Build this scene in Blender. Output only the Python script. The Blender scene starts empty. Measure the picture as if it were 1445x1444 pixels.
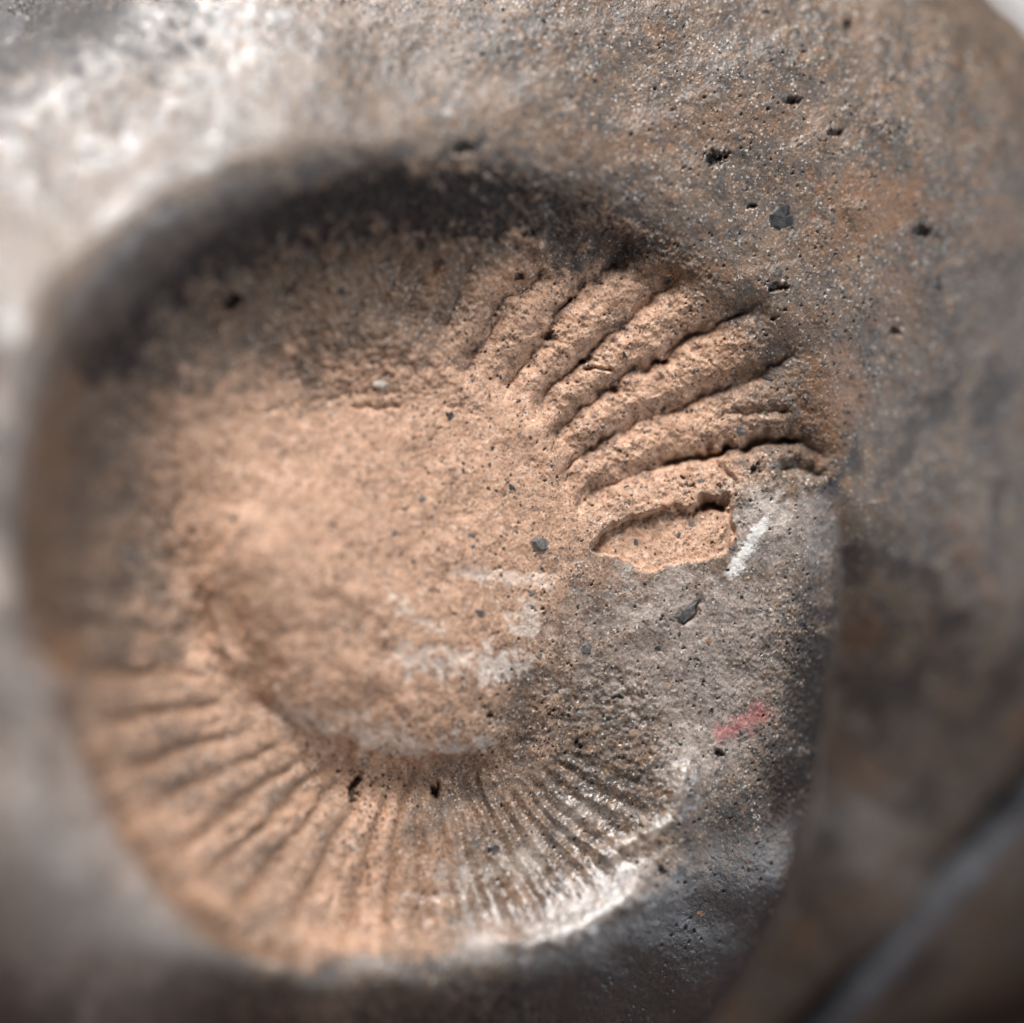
import bpy, bmesh, math, random
import numpy as np
from mathutils import Matrix, Vector

rng = np.random.default_rng(7)
random.seed(7)
sc = bpy.context.scene
C = sc.collection

# ------------------------------------------------------------------ frame of reference
# "view frame" in millimetres: x right, y up, z towards the lens, origin on the focused clay.
D = 300.0                      # lens to focused surface, mm
PXMM = 1445.0 / 60.0           # photograph pixels per mm at the focused surface
PITCH = math.radians(25.0)     # the camera looks down at the vessel
Z0 = 54.0                      # height of the origin above the tabletop, mm
AX = np.array([1.0, 0.0, 0.0])
AY = np.array([0.0, math.sin(PITCH), math.cos(PITCH)])
AZ = np.array([0.0, -math.cos(PITCH), math.sin(PITCH)])
ROT = np.stack([AX, AY, AZ], axis=1)       # view -> world


def to_world(p):
    """view-frame mm -> world metres"""
    w = np.asarray(p, dtype=np.float64) @ ROT.T
    w[..., 2] += Z0
    return w * 0.001


def unproj(u, v, z):
    k = (D - z) / D / PXMM
    return np.stack([(u - 722.5) * k, (722.0 - v) * k, z + 0 * u], axis=-1)


# ------------------------------------------------------------------ camera
cam_d = bpy.data.cameras.new('camera')
cam = bpy.data.objects.new('camera', cam_d)
C.objects.link(cam)
cam_d.sensor_width = 36.0
cam_d.sensor_fit = 'HORIZONTAL'
cam_d.lens = 180.0
cam_d.clip_start = 0.01
cam_d.clip_end = 50.0
cam_d.dof.use_dof = True
cam_d.dof.focus_distance = 0.300
cam_d.dof.aperture_fstop = 5.0
m = Matrix.Identity(4)
for i in range(3):
    m[i][0], m[i][1], m[i][2] = AX[i], AY[i], AZ[i]
cw = to_world(np.array([0.0, 0.0, D]))
m.translation = Vector(cw)
cam.matrix_world = m
sc.camera = cam

# ------------------------------------------------------------------ light
world = bpy.data.worlds.new('World')
sc.world = world
world.use_nodes = True
bgn = world.node_tree.nodes['Background']
bgn.inputs[0].default_value = (0.90, 0.94, 1.0, 1)
bgn.inputs[1].default_value = 0.035


def area(name, vdir, dist, size, power, col, at=(0, 0, 0)):
    ld = bpy.data.lights.new(name, 'AREA')
    ld.shape = 'RECTANGLE'
    ld.size, ld.size_y = size
    ld.energy = power
    ld.color = col
    o = bpy.data.objects.new(name, ld)
    C.objects.link(o)
    d = np.array(vdir, float)
    d /= np.linalg.norm(d)
    p = to_world(np.array(at, float) + d * dist * 1000)
    t = to_world(np.array(at, float))
    o.location = p
    o.rotation_euler = (Vector(t) - Vector(p)).to_track_quat('-Z', 'Y').to_euler()
    return o


area('window_light', (-0.13, 0.87, 0.44), 0.60, (0.20, 0.15), 8.4, (1.0, 0.985, 0.98))

area('cool_fill_light', (0.85, 0.0, 0.34), 0.70, (0.25, 0.25), 2.6, (0.80, 0.90, 1.0))  # added fill lamp: lifts the wall behind the lobe, cool edge sheen

sc.view_settings.view_transform = 'Standard'
sc.view_settings.look = 'None'
sc.view_settings.exposure = 0.0
sc.view_settings.gamma = 1.0
sc.view_settings.use_curve_mapping = False

# ------------------------------------------------------------------ numeric helpers


def smooth(a, b, x):
    t = np.clip((x - a) / (b - a), 0, 1)
    return t * t * (3 - 2 * t)


def tps_fit(P):
    P = np.array(P, float)
    xy = P[:, :2] / 500.0
    n = len(P)
    d = np.hypot(xy[:, None, 0] - xy[None, :, 0], xy[:, None, 1] - xy[None, :, 1])
    K = np.where(d > 0, d * d * np.log(d + 1e-12), 0) + np.eye(n) * 6e-4
    M = np.zeros((n + 3, n + 3))
    M[:n, :n] = K
    M[:n, n] = 1
    M[:n, n + 1:] = xy
    M[n, :n] = 1
    M[n + 1:, :n] = xy.T
    s = np.linalg.solve(M, np.concatenate([P[:, 2], np.zeros(3)]))
    return xy, s


def tps_eval(fit, u, v):
    xy, s = fit
    n = len(xy)
    x, y = u / 500.0, v / 500.0
    out = s[n] + s[n + 1] * x + s[n + 2] * y
    for i in range(n):
        d2 = (x - xy[i, 0]) ** 2 + (y - xy[i, 1]) ** 2
        out = out + s[i] * 0.5 * d2 * np.log(d2 + 1e-12)
    return out


def cubic(arr, x, y):
    """Catmull-Rom lookup, x along axis 1"""
    h, w = arr.shape
    x = np.clip(x, 1, w - 3.001)
    y = np.clip(y, 1, h - 3.001)
    ix = x.astype(np.int64)
    iy = y.astype(np.int64)
    fx = x - ix
    fy = y - iy

    def wts(f):
        return (-0.5 * f + f * f - 0.5 * f ** 3, 1 - 2.5 * f * f + 1.5 * f ** 3,
                0.5 * f + 2 * f * f - 1.5 * f ** 3, -0.5 * f * f + 0.5 * f ** 3)
    wx, wy = wts(fx), wts(fy)
    out = 0
    for j in range(4):
        row = 0
        for i in range(4):
            row = row + wx[i] * arr[iy + j - 1, ix + i - 1]
        out = out + wy[j] * row
    return out


def bilin(arr, x, y):
    h, w = arr.shape
    x = np.clip(x, 0, w - 1.001)
    y = np.clip(y, 0, h - 1.001)
    ix = x.astype(np.int64)
    iy = y.astype(np.int64)
    fx = (x - ix).astype(np.float32)
    fy = (y - iy).astype(np.float32)
    return (arr[iy, ix] * (1 - fx) + arr[iy, ix + 1] * fx) * (1 - fy) + \
           (arr[iy + 1, ix] * (1 - fx) + arr[iy + 1, ix + 1] * fx) * fy


def fnoise(shape, size, aniso=1.0):
    """unit-variance smooth noise with features about `size` samples wide"""
    h, w = shape
    f = np.fft.rfft2(rng.standard_normal((h, w)))
    ky = np.fft.fftfreq(h)[:, None]
    kx = np.fft.rfftfreq(w)[None, :]
    k2 = (kx * aniso) ** 2 + ky ** 2
    f *= np.exp(-k2 * (size * 1.6) ** 2)
    o = np.fft.irfft2(f, s=(h, w))
    return ((o - o.mean()) / o.std()).astype(np.float32)


def blur(a, size):
    h, w = a.shape
    pad = int(size * 2) + 2
    b = np.pad(a, pad, mode='edge')
    f = np.fft.rfft2(b)
    ky = np.fft.fftfreq(b.shape[0])[:, None]
    kx = np.fft.rfftfreq(b.shape[1])[None, :]
    f *= np.exp(-2 * (math.pi * size) ** 2 * (kx ** 2 + ky ** 2))
    return np.fft.irfft2(f, s=b.shape)[pad:pad + h, pad:pad + w].astype(np.float32)


# ------------------------------------------------------------------ large shape (control points: column, row, depth mm)
A_PTS = [
    (-300, -300, -18), (0, -250, -10), (400, -250, -6), (900, -250, -6), (1300, -250, -16),
    (0, 0, 1.0), (150, 0, 2.4), (150, 80, 5.6), (350, 0, 2.8), (350, 110, 5.8), (250, 180, 7.4), (120, 250, 9.4), (0, 300, 11.8), (0, 150, 7.6),
    (-250, 100, 5), (-250, 500, 13), (-300, 900, 14), (-250, 1250, 12),
    (560, 60, 2.6), (560, 130, 4.3), (700, 100, 3), (700, 20, 1.8), (900, 50, 0.3), (900, 150, 1), (1050, 100, -0.3), (1200, 100, -2),
    (1300, 50, -4.5), (1400, 100, -6.5), (1440, 30, -10), (1500, -50, -17), (1600, 200, -18),
    (1100, 300, 0), (1200, 400, -0.9), (1300, 330, -2.5), (1400, 300, -5), (1400, 500, -6.5), (1300, 600, -5),
    # crest of the rim
    (0, 700, 18.9), (-60, 700, 18.2), (-120, 700, 17.4), (-60, 550, 17.2), (-60, 850, 18.5), (-130, 850, 17.8), (-50, 1000, 18.2), (-130, 1050, 17.2), (-60, 400, 15.0), (30, 600, 18.2), (60, 500, 17), (120, 400, 13.6), (200, 315, 11.2), (300, 255, 9.4), (420, 215, 8.0), (550, 198, 6.4),
    (700, 210, 4.4), (850, 255, 2.3), (950, 320, 1.1), (1050, 400, 0.3), (1130, 500, -0.2), (1180, 600, -1),
    (0, 850, 19), (20, 950, 18.5), (60, 1050, 17.4), (110, 1150, 15.6), (180, 1250, 13), (290, 1330, 10.2), (420, 1370, 8), (560, 1380, 6.4),
    (700, 1365, 5), (830, 1325, 3.5), (910, 1265, 2.4), (960, 1180, 1.4), (985, 1100, 0.7), (1000, 1000, 0.3),
    # outside below
    (0, 1100, 18.8), (0, 1250, 18.2), (100, 1300, 15.4), (0, 1350, 15.6), (100, 1444, 9.6), (0, 1444, 10.8), (300, 1444, 6), (560, 1444, 3.6), (750, 1444, 2.2), (900, 1400, 0.6),
    (1000, 1300, 0), (1080, 1200, -0.5), (1100, 1000, -0.5), (1130, 900, -0.8), (1060, 850, 0.2), (1100, 750, 0), (1150, 700, -0.8),
    (400, 1600, -8), (800, 1570, -4.5), (0, 1600, -10), (1110, 1240, -0.6), (1080, 1310, -1.0), (1040, 1380, -1.6), (1000, 1435, -2.2), (900, 1510, -3.2),
    # inner wall
    (110, 600, 10), (90, 750, 11), (100, 900, 11), (150, 1020, 9.5), (200, 1130, 8), (270, 1220, 7.6), (370, 1290, 6.2), (480, 1310, 4.4),
    (600, 1310, 3.4), (720, 1280, 2.6), (820, 1240, 1.8), (890, 1180, 1.0),
    (170, 500, 8), (250, 430, 6.0), (350, 372, 5.0), (450, 338, 4.4), (570, 322, 3.5), (700, 322, 2.4), (800, 350, 1.0), (880, 375, 0.3),
    # floor
    (170, 640, 6.5), (170, 760, 6.2), (190, 900, 7.4), (250, 1000, 5.9), (330, 1100, 5.0), (430, 1170, 3.5), (540, 1190, 2.3), (650, 1180, 1.6),
    (760, 1140, 0.9), (840, 1080, 0.4),
    (260, 800, 4.2), (270, 900, 3.9), (350, 1000, 3.3), (450, 1080, 2.0), (560, 1110, 1.0), (660, 1100, 0.5), (750, 1050, 0.1),
    (340, 800, 5.3), (360, 900, 4.3), (430, 980, 3.4), (520, 1020, 2.4), (640, 1030, 1.5), (720, 980, 1.0), (450, 700, 3.6), (550, 800, 3),
    (650, 850, 2), (650, 700, 1.6), (750, 800, 0.7), (520, 610, 2.5), (350, 650, 4.4), (300, 560, 4.9), (400, 570, 3.3), (500, 560, 2.2),
    (450, 450, 3.3), (350, 460, 4.4), (250, 520, 5.9), (560, 490, 2.4), (650, 430, 1.9), (650, 560, 1.1), (750, 480, 0.8), (750, 600, 0.7),
    (850, 450, 0.5), (850, 600, 0), (950, 550, -0.2), (950, 700, -0.3), (1050, 600, -0.4), (850, 750, 0), (850, 850, 0.2), (950, 850, 0.3),
    (900, 950, 0.2), (850, 1000, 0.0),
    (-800, 600, -45), (-800, -200, -45), (-700, 1400, -45), (0, 2000, -55), (800, 2000, -55), (300, -800, -45), (1200, -800, -45),
    (2000, -400, -55), (2000, 300, -45), (1900, 900, -40),
]
B_PTS = [
    (1200, 600, -2.0), (1300, 330, -3.2), (1400, 250, -5.6), (1445, 60, -10.0), (1300, 600, -4.2), (1440, 500, -7.4), (1200, 700, -1.8), (1200, 800, -3.6), (1300, 750, -5.0),
    (1300, 900, -8.2), (1440, 900, -11.5), (1200, 1100, -11.5), (1250, 1250, -14.8), (1400, 1100, -18), (1330, 1220, -18.5), (1150, 1400, -18),
    (1700, 300, -26), (1700, 800, -27), (1500, -100, -22), (1560, 950, -22), (1000, 1560, -20),
    (1445, 1260, -26), (1300, 1420, -26), (1600, 1300, -50), (1300, 1650, -50),
    (700, 700, -10), (300, 700, -12), (0, 700, -18), (900, 300, -4), (500, 100, -7), (0, 0, -18), (700, 1300, -20), (0, 1400, -30),
    (1100, 600, -3.5), (1100, 1000, -10), (1200, 200, -3.5), (900, 0, -5), (1100, 400, -2.0),
    (-800, 600, -50), (0, 2000, -60), (900, 2000, -60), (300, -800, -50), (1200, -800, -50), (2100, 300, -60), (2100, 1000, -60),
]
LU0, LV0, LST, LN = -800.0, -800.0, 10.0, 300
uu, vv = np.meshgrid(LU0 + LST * np.arange(LN), LV0 + LST * np.arange(LN))
A_LUT = tps_eval(tps_fit(A_PTS), uu, vv)
B_LUT = tps_eval(tps_fit(B_PTS), uu, vv)

# outline of the lobe as it stands free of the wall behind it
SIL = [(2300, 545), (1800, 560), (1500, 575), (1330, 606), (1240, 645), (1196, 690), (1187, 740), (1182, 850), (1168, 950), (1152, 1050),
       (1138, 1150), (1112, 1240), (1080, 1310), (1040, 1380), (1000, 1435), (940, 1500), (850, 1570), (650, 1640), (350, 1640), (50, 1570),
       (-200, 1400), (-350, 1000), (-400, 300), (-300, -200), (300, -600), (2300, -600)]


def catmull(pts, n=8, closed=False):
    P = np.array(pts, float)
    out = []
    N = len(P)
    for i in range(N if closed else N - 1):
        p0 = P[(i - 1) % N] if closed or i > 0 else P[0]
        p1, p2 = P[i], P[(i + 1) % N]
        p3 = P[(i + 2) % N] if closed or i + 2 < N else P[-1]
        for t in np.linspace(0, 1, n, endpoint=False):
            out.append(0.5 * ((2 * p1) + (-p0 + p2) * t + (2 * p0 - 5 * p1 + 4 * p2 - p3) * t * t + (-p0 + 3 * p1 - 3 * p2 + p3) * t ** 3))
    if not closed:
        out.append(P[-1])
    return np.array(out)


def dist_poly(pts, u, v, closed=False, side=False):
    """distance to a polyline; optionally the signed side of its nearest segment"""
    P = np.asarray(pts, float)
    if closed:
        P = np.vstack([P, P[:1]])
    best = np.full(np.shape(u), 1e12, np.float32)
    sg = np.zeros(np.shape(u), np.float32) if side else None
    for (x0, y0), (x1, y1) in zip(P[:-1], P[1:]):
        dx, dy = x1 - x0, y1 - y0
        L = dx * dx + dy * dy + 1e-9
        t = np.clip(((u - x0) * dx + (v - y0) * dy) / L, 0, 1)
        d2 = (u - x0 - t * dx) ** 2 + (v - y0 - t * dy) ** 2
        if side:
            cr = dx * (v - y0) - dy * (u - x0)
            mk = d2 < best
            sg = np.where(mk, cr, sg)
        best = np.minimum(best, d2)
    d = np.sqrt(best)
    return (d, sg) if side else d


def inside(pts, u, v):
    P = np.asarray(pts, float)
    c = np.zeros(np.shape(u), bool)
    j = len(P) - 1
    for i in range(len(P)):
        xi, yi = P[i]
        xj, yj = P[j]
        hit = ((yi > v) != (yj > v)) & (u < (xj - xi) * (v - yi) / (yj - yi + 1e-12) + xi)
        c ^= hit
        j = i
    return c


def signed(pts, u, v):
    d = dist_poly(pts, u, v, closed=True)
    return np.where(inside(pts, u, v), d, -d)


S_LUT = signed(catmull(SIL, 4, True), uu, vv).astype(float)
# outline of the whole vessel where it ends against the background
SIL2 = [(1250, -200), (1362, -62), (1408, -4), (1440, 26), (1492, 90), (1576, 230), (1660, 450), (1720, 800), (1700, 1150), (1560, 1500),
        (1300, 1800), (900, 1950), (400, 1950), (-100, 1800), (-420, 1400), (-560, 900), (-540, 350), (-400, -50), (-100, -330), (350, -470),
        (800, -450), (1080, -340)]
S2_LUT = signed(catmull(SIL2, 5, True), uu, vv).astype(float)

# ------------------------------------------------------------------ the solid, sampled as a relief over a tilted plane
ax = np.array([0.40, -0.24, 1.0])
ax /= np.linalg.norm(ax)
e1 = np.array([1.0, 0, 0]) - ax[0] * ax
e1 /= np.linalg.norm(e1)
e2 = np.cross(ax, e1)


def solid(P, look=None):
    """positive inside the clay; second value: 1 on the lobe, 0 on the wall behind"""
    look = look or cubic
    z = P[..., 2]
    k = D / (D - z) * PXMM
    u = 722.5 + P[..., 0] * k
    v = 722.0 - P[..., 1] * k
    x, y = (u - LU0) / LST, (v - LV0) / LST
    A = look(A_LUT, x, y)
    B = look(B_LUT, x, y)
    S = look(S_LUT, x, y)
    S2 = look(S2_LUT, x, y)
    gv = smooth(950, 1300, v)
    q = np.clip(1 - S / (50.0 + 110.0 * gv), 0, 1)
    A = A - (1.9 + 0.8 * gv) * (1 - np.sqrt(np.clip(1 - q * q, 0, 1)))
    q = np.clip(1 - S2 / 110.0, 0, 1)
    corner = smooth(1150, 1330, u) * smooth(420, 200, v)
    drop = 5.0 * (1 - np.sqrt(np.clip(1 - q * q, 0, 1))) + np.clip(-S2, 0, 3000) / PXMM * (2.6 + 60 * corner)
    A = A - drop
    B = B - drop
    fa = np.minimum(A - z, S / PXMM)
    fb = B - z
    kk = 0.9
    h = np.clip(0.5 + 0.5 * (fa - fb) / kk, 0, 1)
    f = fb + (fa - fb) * h + kk * h * (1 - h)
    return f, h


def axis_coords(lo, hi, step, out_lo, out_hi):
    c = list(np.arange(lo, hi, step))
    s = step
    a = lo
    left = []
    while a > out_lo:
        s = min(s * 1.18, 1.6)
        a -= s
        left.append(a)
    s = step
    b = c[-1]
    right = []
    while b < out_hi:
        s = min(s * 1.18, 1.6)
        b += s
        right.append(b)
    return np.array(left[::-1] + c + right)


STEP = 0.070
# window of the plane that the lens sees
gp = axis_coords(-38.5, 38.0, 0.30, -80, 85)
gq = axis_coords(-36.5, 36.5, 0.30, -80, 80)
PP, QQ = np.meshgrid(gp, gq)
base = PP[..., None] * e1 + QQ[..., None] * e2
t_hi = np.full(PP.shape, 48.0)
t_lo = np.full(PP.shape, 48.0)
done = np.zeros(PP.shape, bool)
t = 48.0
while t > -100:
    t -= 1.2
    idx = ~done
    if not idx.any():
        break
    f, _ = solid(base[idx] + t * ax, bilin)
    hit = f > 0
    tl = t_lo[idx]
    tl[:] = t
    t_lo[idx] = tl
    dn = done[idx]
    dn |= hit
    done[idx] = dn
t_hi = t_lo + 1.2
for _ in range(12):
    tm = 0.5 * (t_hi + t_lo)
    f, _ = solid(base + tm[..., None] * ax)
    ins = f > 0
    t_lo = np.where(ins, tm, t_lo)
    t_hi = np.where(ins, t_hi, tm)
T = 0.5 * (t_hi + t_lo)
T = np.where(done, T, -100)
_, H = solid(base + T[..., None] * ax)

fp = axis_coords(-37.5, 36.5, STEP, -80, 84)
fq = axis_coords(-36.0, 36.0, STEP, -80, 79)
ipx = np.interp(fp, gp, np.arange(len(gp)))
iqy = np.interp(fq, gq, np.arange(len(gq)))
FX, FY = np.meshgrid(ipx, iqy)
Tf = cubic(T, FX, FY)
Hf = np.clip(bilin(H.astype(np.float32), FX, FY), 0, 1)
FP, FQ = np.meshgrid(fp, fq)
POS = FP[..., None] * e1 + FQ[..., None] * e2 + Tf[..., None] * ax


def grid_normals(P):
    du = np.gradient(P, axis=1)
    dv = np.gradient(P, axis=0)
    n = np.cross(du, dv)
    n /= np.linalg.norm(n, axis=-1, keepdims=True) + 1e-12
    return n


CUT = -58.0
cutm = Tf < CUT
# where the relief runs out at the back, pull the last row onto one clean edge
acc = np.zeros_like(POS)
wsum = np.zeros(Tf.shape)
for dy, dx in ((0, 1), (0, -1), (1, 0), (-1, 0)):
    Tn = np.roll(Tf, (dy, dx), (0, 1))
    Pn = np.roll(POS, (dy, dx), (0, 1))
    okn = cutm & (Tn >= CUT)
    fr = np.where(okn, (Tn - CUT) / np.maximum(Tn - Tf, 1e-6), 0)
    acc += np.where(okn, 1, 0)[..., None] * (Pn + (POS - Pn) * fr[..., None])
    wsum += okn
edge_v = wsum > 0
POS = np.where(edge_v[..., None], acc / np.maximum(wsum, 1)[..., None], POS)
del acc
keep_v = (~cutm) | edge_v
NB = grid_normals(POS)
KF = D / (D - POS[..., 2]) * PXMM
GU = (722.5 + POS[..., 0] * KF)
GV = (722.0 - POS[..., 1] * KF)

# ------------------------------------------------------------------ surface chart of the lobe (1 cell = 1/24 mm): relief, mineral colour and painted shade
CU0, CV0, CW, CH = -160, -160, 1780, 1780
cu, cv = np.meshgrid(np.arange(CW, dtype=np.float32) + CU0, np.arange(CH, dtype=np.float32) + CV0)
SHP = (CH, CW)
n_big = fnoise(SHP, 90)
n_60 = fnoise(SHP, 40)
n_20 = fnoise(SHP, 16)
n_20b = fnoise(SHP, 16)
n_10 = fnoise(SHP, 8)
n_5 = fnoise(SHP, 3.6)
n_3 = fnoise(SHP, 2.0)
wu = cu + 2.2 * n_20 + 0.6 * n_5
wv = cv + 2.2 * n_20b + 0.6 * n_10

PIT = [(52, 660), (40, 780), (58, 900), (105, 1000), (140, 1070), (190, 1175), (250, 1252), (330, 1312), (430, 1345), (560, 1352), (700, 1336),
       (820, 1300), (890, 1245), (935, 1170), (950, 1080), (930, 990), (880, 900), (850, 830), (905, 812), (1030, 780), (1040, 705), (1160, 690),
       (1190, 640), (1130, 530), (1050, 430), (960, 350), (850, 285), (700, 235), (550, 232), (420, 275), (300, 335), (200, 420), (130, 500), (85, 570)]
BOSS = [(300, 740), (291, 830), (308, 900), (350, 962), (410, 1012), (480, 1046), (560, 1064), (640, 1066), (705, 1040), (755, 990), (790, 900),
        (810, 800), (790, 690), (720, 620), (600, 590), (470, 590), (360, 640)]
HOLLOW = [(836, 766), (849, 747), (878, 731), (921, 719), (967, 712), (1025, 704), (1032, 730), (1041, 762), (1030, 778), (1000, 791), (950, 796),
          (925, 806), (903, 809), (885, 796), (862, 786), (842, 783)]
FIELD = [(560, 470), (480, 450), (500, 370), (610, 350), (700, 345), (860, 330), (970, 390), (1090, 430), (1170, 560), (1185, 670), (1060, 700), (1000, 720), (850, 760),
         (800, 700), (770, 600), (660, 540)]
CREV = [
    [(532, 372), (517, 402), (506, 432)],
    [(574, 368), (560, 396), (546, 428)],
    [(612, 372), (600, 395), (585, 420), (575, 445)],
    [(665, 380), (656, 409), (646, 436), (630, 460)],
    [(770, 390), (748, 407), (723, 420), (706, 445), (694, 476), (673, 503), (655, 525)],
    [(880, 350), (859, 376), (831, 399), (812, 420), (789, 445), (773, 474), (758, 497), (735, 520), (720, 545)],
    [(950, 395), (920, 420), (900, 443), (884, 457), (867, 470), (849, 486), (828, 508), (805, 524), (785, 545), (765, 575)],
    [(1066, 432), (1029, 449), (988, 474), (961, 486), (936, 513), (905, 524), (884, 532), (869, 549), (840, 566), (807, 592), (790, 620)],
    [(1120, 500), (1080, 527), (1050, 540), (1017, 556), (988, 564), (952, 581), (913, 589), (865, 618), (834, 637), (805, 664), (792, 685)],
    [(1165, 640), (1140, 626), (1105, 621), (1072, 618), (1049, 630), (1027, 634), (988, 643), (946, 651), (921, 662), (888, 670), (867, 680),
     (842, 694), (820, 715)],
]
CDEPTH = [0.30, 0.40, 0.48, 0.64, 0.82, 1.0, 1.1, 1.15, 1.1, 1.0]
VALLEY = np.array([190, 182, 174, 165, 157, 149, 141.5, 134, 124.5, 115, 106.7, 98.5, 91, 84, 77.5, 71.5, 66, 60.5, 55.2, 50.3, 44, 38, 32, 26], float)

qu, qv = np.meshgrid(np.arange(CU0, CU0 + CW + 8, 4, dtype=np.float32), np.arange(CV0, CV0 + CH + 8, 4, dtype=np.float32))


def chart_signed(pts, u, v):
    return bilin(signed(pts, qu, qv).astype(np.float32), (u - CU0) / 4, (v - CV0) / 4)


def near(pts, lim):
    P = np.asarray(pts, float)
    x0, y0 = (P.min(0) - lim).astype(int)
    x1, y1 = (P.max(0) + lim).astype(int) + 1
    return (slice(max(0, y0 - CV0), max(0, min(CH, y1 - CV0))), slice(max(0, x0 - CU0), max(0, min(CW, x1 - CU0))))


d_pit = chart_signed(catmull(PIT, 4, True), cu, cv) + 5 * n_20
d_boss = chart_signed(catmull(BOSS, 4, True), wu, wv)
d_hol = np.full(SHP, -50, np.float32)
w = near(HOLLOW, 40)
d_hol[w] = signed(catmull(HOLLOW, 3, True), wu[w], wv[w])
d_field = chart_signed(FIELD, cu, cv)
pit = smooth(-14, 14, d_pit)
relief = np.zeros(SHP, np.float32)

# ribs of the short fan at the upper right
ff = smooth(-25, 35, d_field)
rib_up = np.zeros(SHP, np.int32)
for ln, dp in zip(CREV, CDEPTH):
    pl = catmull(ln, 4)
    w = near(FIELD, 40)
    d, s = dist_poly(pl, wu[w], wv[w], side=True)
    # s sign: the polyline runs from upper right to lower left; negative = below/right of it
    rib_up[w] += (s < 0).astype(np.int32)
    below = (s < 0)
    prof = np.where(below, np.exp(-(d / 19.0) ** 1.1), np.exp(-(d / 25.0) ** 1.05))
    amp = 0.95 + 0.12 * n_60[w]
    relief[w] -= (dp * prof * ff[w] * np.clip(amp, 0.35, 1.4)).astype(np.float32)
    relief[w] -= (0.12 * np.exp(-(d / 4.0) ** 2) * ff[w] * smooth(-0.2, 1.1, (n_20 + 0.3 * n_10)[w])).astype(np.float32)

# long fan along the lower left
PC = (630.0, 950.0)
wr = 0.35 * smooth(640, 520, cu)
du_, dv_ = cu + (wu - cu) * wr - PC[0], cv + (wv - cv) * wr - PC[1]
rr = np.hypot(du_, dv_)
th = np.degrees(np.arctan2(dv_, du_)) % 360
th = th + (2.5 * smooth(160, 90, th) + 2.0) * np.sin((rr - 250) / 130.0) + 0.45 * n_60
k = np.searchsorted(VALLEY[::-1], th)
Vs = VALLEY[::-1]
lo = Vs[np.clip(k - 1, 0, len(Vs) - 1)]
hi = Vs[np.clip(k, 0, len(Vs) - 1)]
dang = np.minimum(np.abs(th - lo), np.abs(th - hi))
dpx = np.radians(dang) * rr
win = smooth(-25, -80, d_boss) * smooth(6, 60, d_pit) * smooth(196, 184, th) * smooth(24, 36, th)
win *= np.where(th < 70, smooth(-50, -100, d_boss), 1)
gw = np.clip(rr / 300.0, 0.5, 1.5)
vamp = 0.19 * smooth(20, 110, th) + 0.26
relief -= (win * vamp * np.exp(-(dpx / (13.0 * gw)) ** 1.5) * np.clip(1.0 + 0.15 * n_60, 0.5, 1.5)).astype(np.float32)
mid = 0.5 * (lo + hi)
relief -= (win * (0.15 + 0.05 * n_60) * smooth(95, 120, th) * np.exp(-(np.radians(np.abs(th - mid)) * rr / 7.0) ** 1.3)).astype(np.float32)
fan_id = k

# lip of the boss, groove under it
bw = smooth(760, 640, cu + 0.35 * (1000 - cv)) * smooth(640, 800, cv)
relief += (0.40 * smooth(-16, 16, d_boss) * bw * smooth(150, 20, d_boss) ** 0.7 * smooth(300, 400, cu)).astype(np.float32)
relief -= (0.30 * np.exp(-((d_boss + 36) / 26) ** 2) * bw * smooth(380, 520, cu)).astype(np.float32)


def groove(pts, w, dep, w2=None):
    o = np.zeros(SHP, np.float32)
    k_ = near(pts, 3.5 * w + 20)
    o[k_] = dep * np.exp(-(dist_poly(catmull(pts, 4), wu[k_], wv[k_]) / w) ** 2)
    return o


# ledge at the left end of the boss
relief += groove([(350, 735), (316, 785), (301, 840), (306, 890), (332, 935)], 15, 0.28)
# crease between the upper wall and the floor
relief -= groove([(380, 580), (450, 566), (500, 556), (540, 556), (590, 562), (650, 578), (700, 592)], 7, 0.16) * smooth(-0.6, 1.0, n_20 + n_10)
relief -= groove([(500, 575), (540, 574), (565, 572)], 4, 0.25)
# sharp inner edge of the rim along the lower left
relief -= groove([(100, 1000), (132, 1062), (185, 1175), (250, 1256), (330, 1316), (420, 1346)], 17, 0.75)
relief -= groove([(120, 520), (72, 640), (58, 780), (75, 900)], 30, 0.9)
# hollow left by a lost chip
w = near(HOLLOW, 40)
hs = smooth(0, 6, d_hol[w])
htop = dist_poly([(836, 764), (849, 747), (878, 731), (921, 719), (967, 712), (1025, 704)], wu[w], wv[w])
relief[w] -= hs * (0.56 + 0.36 * np.exp(-(htop / 11.0) ** 1.5) - 0.20 * smooth(45, 75, htop))
relief -= groove([(992, 711), (1020, 708)], 7, 1.1)
# deep cuts
relief -= groove([(945, 650), (988, 642), (1027, 633)], 5, 0.7)
relief -= groove([(1052, 630), (1072, 619), (1105, 621), (1125, 623)], 7, 0.9)
relief -= groove([(1110, 659), (1137, 660), (1160, 671)], 8, 0.7)
relief -= groove([(1018, 584), (1085, 581), (1105, 581)], 6, 0.35)
relief -= groove([(1010, 650), (1026, 664), (1038, 684)], 4, 0.35)
relief -= groove([(832, 522), (862, 523)], 3, 0.4)
relief -= groove([(868, 545), (872, 557)], 3, 0.5)
relief -= groove([(960, 878), (975, 868), (985, 850)], 4, 0.3)
# ridges of the worn rim at the lower right
relief += groove([(730, 1338), (820, 1310), (890, 1268)], 16, 0.35)
relief += groove([(860, 1205), (925, 1172), (955, 1140), (965, 1095)], 15, 0.40)

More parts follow.
